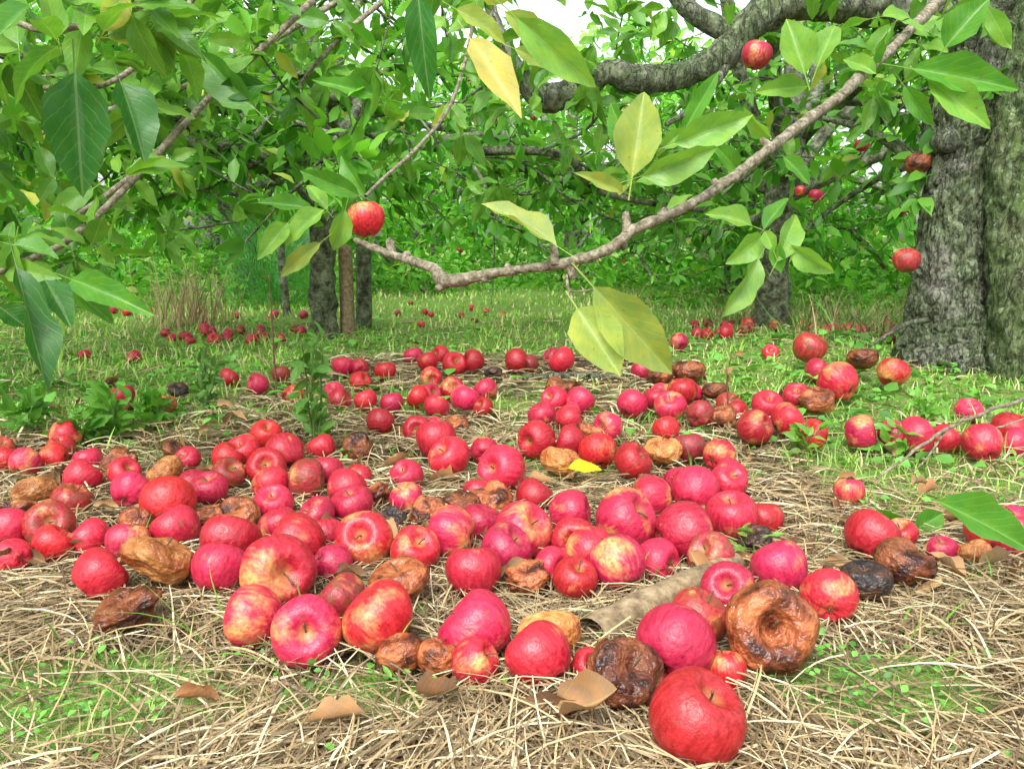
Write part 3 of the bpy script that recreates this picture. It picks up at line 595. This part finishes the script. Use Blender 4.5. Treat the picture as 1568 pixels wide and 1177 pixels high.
leaves('near_leaves',Bs,Ds,Ns,Ls,Ws,Bd,Cs,[M_leafN],hi=True,parent=rt,fold=.5,wavy=.06)
C=[];T=[]
def along(pl,t0,t1,n,jit=.03):
    pl=np.asarray(pl)
    for f in rng.uniform(t0,t1,n):
        i=int(f*(len(pl)-1)); i=min(i,len(pl)-2); t=pl[i+1]-pl[i]; C.append(pl[i]+rng.normal(0,jit,3)); T.append(unit(t)+rng.normal(0,.5,3))
for bl in Lbr[:6]: along(smoothpath([P(*q) for q in bl],np.ones(len(bl)),5)[0],.1,1,13)
along(smoothpath(limb,np.ones(len(limb)),5)[0],.1,1,60,.14)
along(bp2,.82,1,8,.05)
along(np.array([P(900,40,2.0),P(1100,60,2.2),P(1300,120,2.5),P(1350,250,2.6)]),0,.99,30,.2)
along(np.array([P(760,20,1.9),P(640,120,2.0),P(560,200,2.0)]),0,.99,24,.15)
along(np.array([P(40,20,1.6),P(250,60,1.8),P(420,120,2.0)]),0,.99,36,.15)
along(np.array([P(20,260,1.8),P(140,300,2.0),P(330,250,2.2)]),0,.99,34,.13)
Lf=clusters(np.array(C),np.array(T),4,.08); leaves('foliage',*Lf,rc(len(Lf[0]),(.045,.18,.02),(.16,.38,.05)),[M_leafN],hi=True,parent=rt,wavy=.05)
for px,py in ((885,474),(912,442)): tube(B,[P(868,420,1.08),P(872,445,1.05),P(px,py,1.02)],[.0014,.0013,.0012],5,3,col=.5)
B.make('low_branches',[M_twig],parent=rt)
for px,py,dm,d,kd in ((560,335,58,1.42,'y'),(1158,84,46,2.0,'y'),(1320,222,22,3.2,'r'),(1405,250,38,2.4,'b'),(1388,398,40,2.3,'d'),(1250,300,24,3.0,'r'),(387,268,12,4,'r'),(315,152,32,2.5,'r'),(1225,292,18,3,'y')):
    o=bpy.data.objects.new('hanging_apple',random.choice(KM[kd])); COL.objects.link(o); o.parent=rt; o.location=P(px,py,d); o.scale=(dm*d/FPX/2,)*3; o.rotation_euler=(.25,.1,random.random()*6)

def post(name,px,pyb,pyt,w,mat,lean=0):
    b=gp(px,pyb,-.03); d=b[1]/ray(px,pyb)[1]; t=P(px+lean,pyt,d); t[1]=b[1]; r=w*d/FPX/2
    B=Buf(); tube(B,[b,b*.5+t*.5,t],[r*1.05,r,r*.95],10,6,rough=.06,fr=20); B.make(name,[mat])
post('wooden_stake',533,510,378,22,M_wood); post('wooden_stake',557,500,375,24,M_fbark,4); post('tree_sapling_trunk',440,486,360,12,M_fbark,-6)

# undergrowth
n=18000; x=rng.uniform(-6,5.5,n); y=rng.uniform(4.9,9.5,n); hgt=.5*vn(x*1.3,y*1.3,50)*sst(4.9,5.8,y+.3*vn(x*2,y*2,51))+.02
far=(x<-1.1)|(x>.9)|(y>6.4); x,y,hgt=x[far],y[far],hgt[far]; n=len(x)
z=H(x,y)+hgt*rng.random(n); a=rng.uniform(0,6.28,n); L=rng.uniform(.04,.1,n)
leaves('undergrowth',np.stack([x,y,z],-1),np.stack([np.cos(a),np.sin(a),rng.normal(.2,.5,n)],-1),rng.normal(0,.5,(n,3))+[0,0,1],L,L*.5,rng.uniform(0,.4,n),rc(n)*1.15,[M_leaf])
n=9000; px_,py_=rng.uniform(.55,2.8,n),rng.uniform(2.7,5.2,n); a=rng.uniform(0,6.28,n)
k=vn(px_*2.5,py_*2.5,66)>.5; px_,py_,a=px_[k],py_[k],a[k]; n=len(a)
D=unit(np.stack([np.cos(a)*.6,np.sin(a)*.6,rng.uniform(.2,1.2,n)],-1))
cc=np.array([.28,.20,.10])*rng.uniform(.4,1.6,(n,1)); gg=rng.random(n)<.45; cc[gg]=np.array([.12,.30,.04])
ribbons('dry_weeds',np.stack([px_,py_,H(px_,py_)],-1),D,np.stack([-np.sin(a),np.cos(a),0*a],-1),rng.uniform(.06,.28,n),rng.uniform(.002,.005,n),rng.uniform(0,.4,n),rng.normal(0,.3,n),cc,[M_straw],up=False,tipw=.3)
c0=gp(375,482); n=6500; a=rng.uniform(0,6.28,n); rr=rng.random(n)**.6*.42; z=rng.random(n)**1.2*.55
O=np.stack([c0[0]+np.cos(a)*rr*(1-z*.9)+.06*np.sin(z*9+a*3),c0[1]+.6+np.sin(a)*rr,z],-1); D=unit(np.stack([np.cos(a)*.5,np.sin(a)*.5,rng.uniform(.1,1,n)],-1))
ribbons('feathery_fern',O,D,np.stack([-np.sin(a),np.cos(a),0*a],-1),rng.uniform(.05,.13,n),np.full(n,.0026),rng.uniform(0,.3,n),rng.normal(0,.3,n),np.array([.08,.28,.07])*rng.uniform(.5,2.0,(n,1)),[M_grass],up=False,tipw=.3)
c0=gp(290,500); n=200; a=rng.uniform(0,6.28,n)
D=unit(np.stack([np.cos(a)*.35,np.sin(a)*.35,np.ones(n)],-1))
ribbons('dry_grass_clump',np.stack([c0[0]+rng.normal(0,.1,n),c0[1]+rng.normal(0,.1,n),np.zeros(n)],-1),D,np.stack([-np.sin(a),np.cos(a),0*a],-1),rng.uniform(.15,.5,n),rng.uniform(.003,.006,n),rng.uniform(0,.4,n),rng.normal(0,.2,n),np.array([.5,.38,.2])*rng.uniform(.6,1.2,(n,1)),[M_straw],up=False,tipw=.2)
def weed(name,px,py,hh,nleaf,L0,col,dead=False):
    p=gp(px,py); B=Buf(); e=empty(name,tuple(p)); c=[];t=[]; sc=min(1,hh/.12)
    for s in range(1 if dead else 4):
        q=np.array([0,0,0.])+rng.normal(0,.008,3)*(0 if dead else 1); q2=q+[random.gauss(0,.03)*sc,random.gauss(0,.02)*sc,hh*random.uniform(.7,1)]
        pp,_=tube(B,[q,(q+q2)/2+rng.normal(0,.006*sc,3),q2],[.003*sc,.0022*sc,.0012*sc],5,5,wob=.001)
        for f in np.linspace(.2,1,nleaf): c.append(pp[int(f*(len(pp)-1))]); t.append([0,0,1])
    B.make('stalks',[M_stem if dead else M_green],parent=e)
    Lf=clusters(np.array(c),np.array(t,float),3 if not dead else 2,L0,1.2); leaves('leaves',*Lf,np.zeros((len(Lf[0]),3))+col,[M_leafN if not dead else M_dead],hi=True,parent=e)
weed('leafy_weed',487,690,.24,7,.035,(.08,.24,.035)); weed('leafy_weed',315,640,.14,6,.03,(.08,.2,.04)); weed('dead_weed_stalk',424,622,.34,9,.018,(.16,.08,.04),True); weed('dead_weed_stalk',1118,650,.2,6,.02,(.25,.13,.06),True)
weed('leafy_weed',190,680,.09,5,.04,(.09,.28,.03)); weed('leafy_weed',40,670,.07,5,.045,(.08,.25,.03)); weed('leafy_weed',240,665,.07,5,.04,(.09,.28,.03)); weed('leafy_weed',595,1085,.03,1,.016,(.16,.38,.08)); weed('leafy_weed',1150,850,.04,2,.02,(.16,.36,.07)); weed('leafy_weed',1230,700,.05,4,.03,(.13,.34,.05)); weed('leafy_weed',1420,650,.06,4,.035,(.13,.34,.05)); weed('leafy_weed',1370,700,.05,4,.03,(.13,.34,.05)); weed('leafy_weed',120,690,.06,4,.045,(.08,.25,.03))

# ------------------------------------------------------------ light, sky, camera
w=bpy.data.worlds.new('World'); S.world=w; w.use_nodes=True; nt=w.node_tree
el,az=math.radians(52),math.radians(200)
sky=nt.nodes.new('ShaderNodeTexSky'); sky.sky_type='NISHITA'; sky.sun_disc=False; sky.sun_elevation=el; sky.sun_rotation=az; sky.dust_density=4; sky.air_density=1.0
hs=nd(nt,'ShaderNodeHueSaturation',{'Saturation':.25,'Value':2.7,'Color':sky.outputs[0]})
bg=nt.nodes['Background']; nt.links.new(hs.outputs[0],bg.inputs[0]); bg.inputs[1].default_value=.15
sl=bpy.data.lights.new('sun','SUN'); sl.energy=1.5; sl.angle=math.radians(18); sl.color=(1,.98,.95)
so=bpy.data.objects.new('sun',sl); COL.objects.link(so)
sd=Vector((math.sin(az)*math.cos(el),math.cos(az)*math.cos(el),math.sin(el))); so.rotation_euler=sd.to_track_quat('Z','Y').to_euler()
cam=bpy.data.cameras.new('camera'); co=bpy.data.objects.new('camera',cam); COL.objects.link(co); co.location=(0,0,CAMH); co.rotation_euler=(math.radians(90)-PITCH,0,0)
cam.sensor_width=36; cam.lens=36*FPX/1568; cam.clip_start=.02; cam.clip_end=1000; S.camera=co
S.view_settings.view_transform='Standard'; S.view_settings.look='None'; S.view_settings.exposure=0
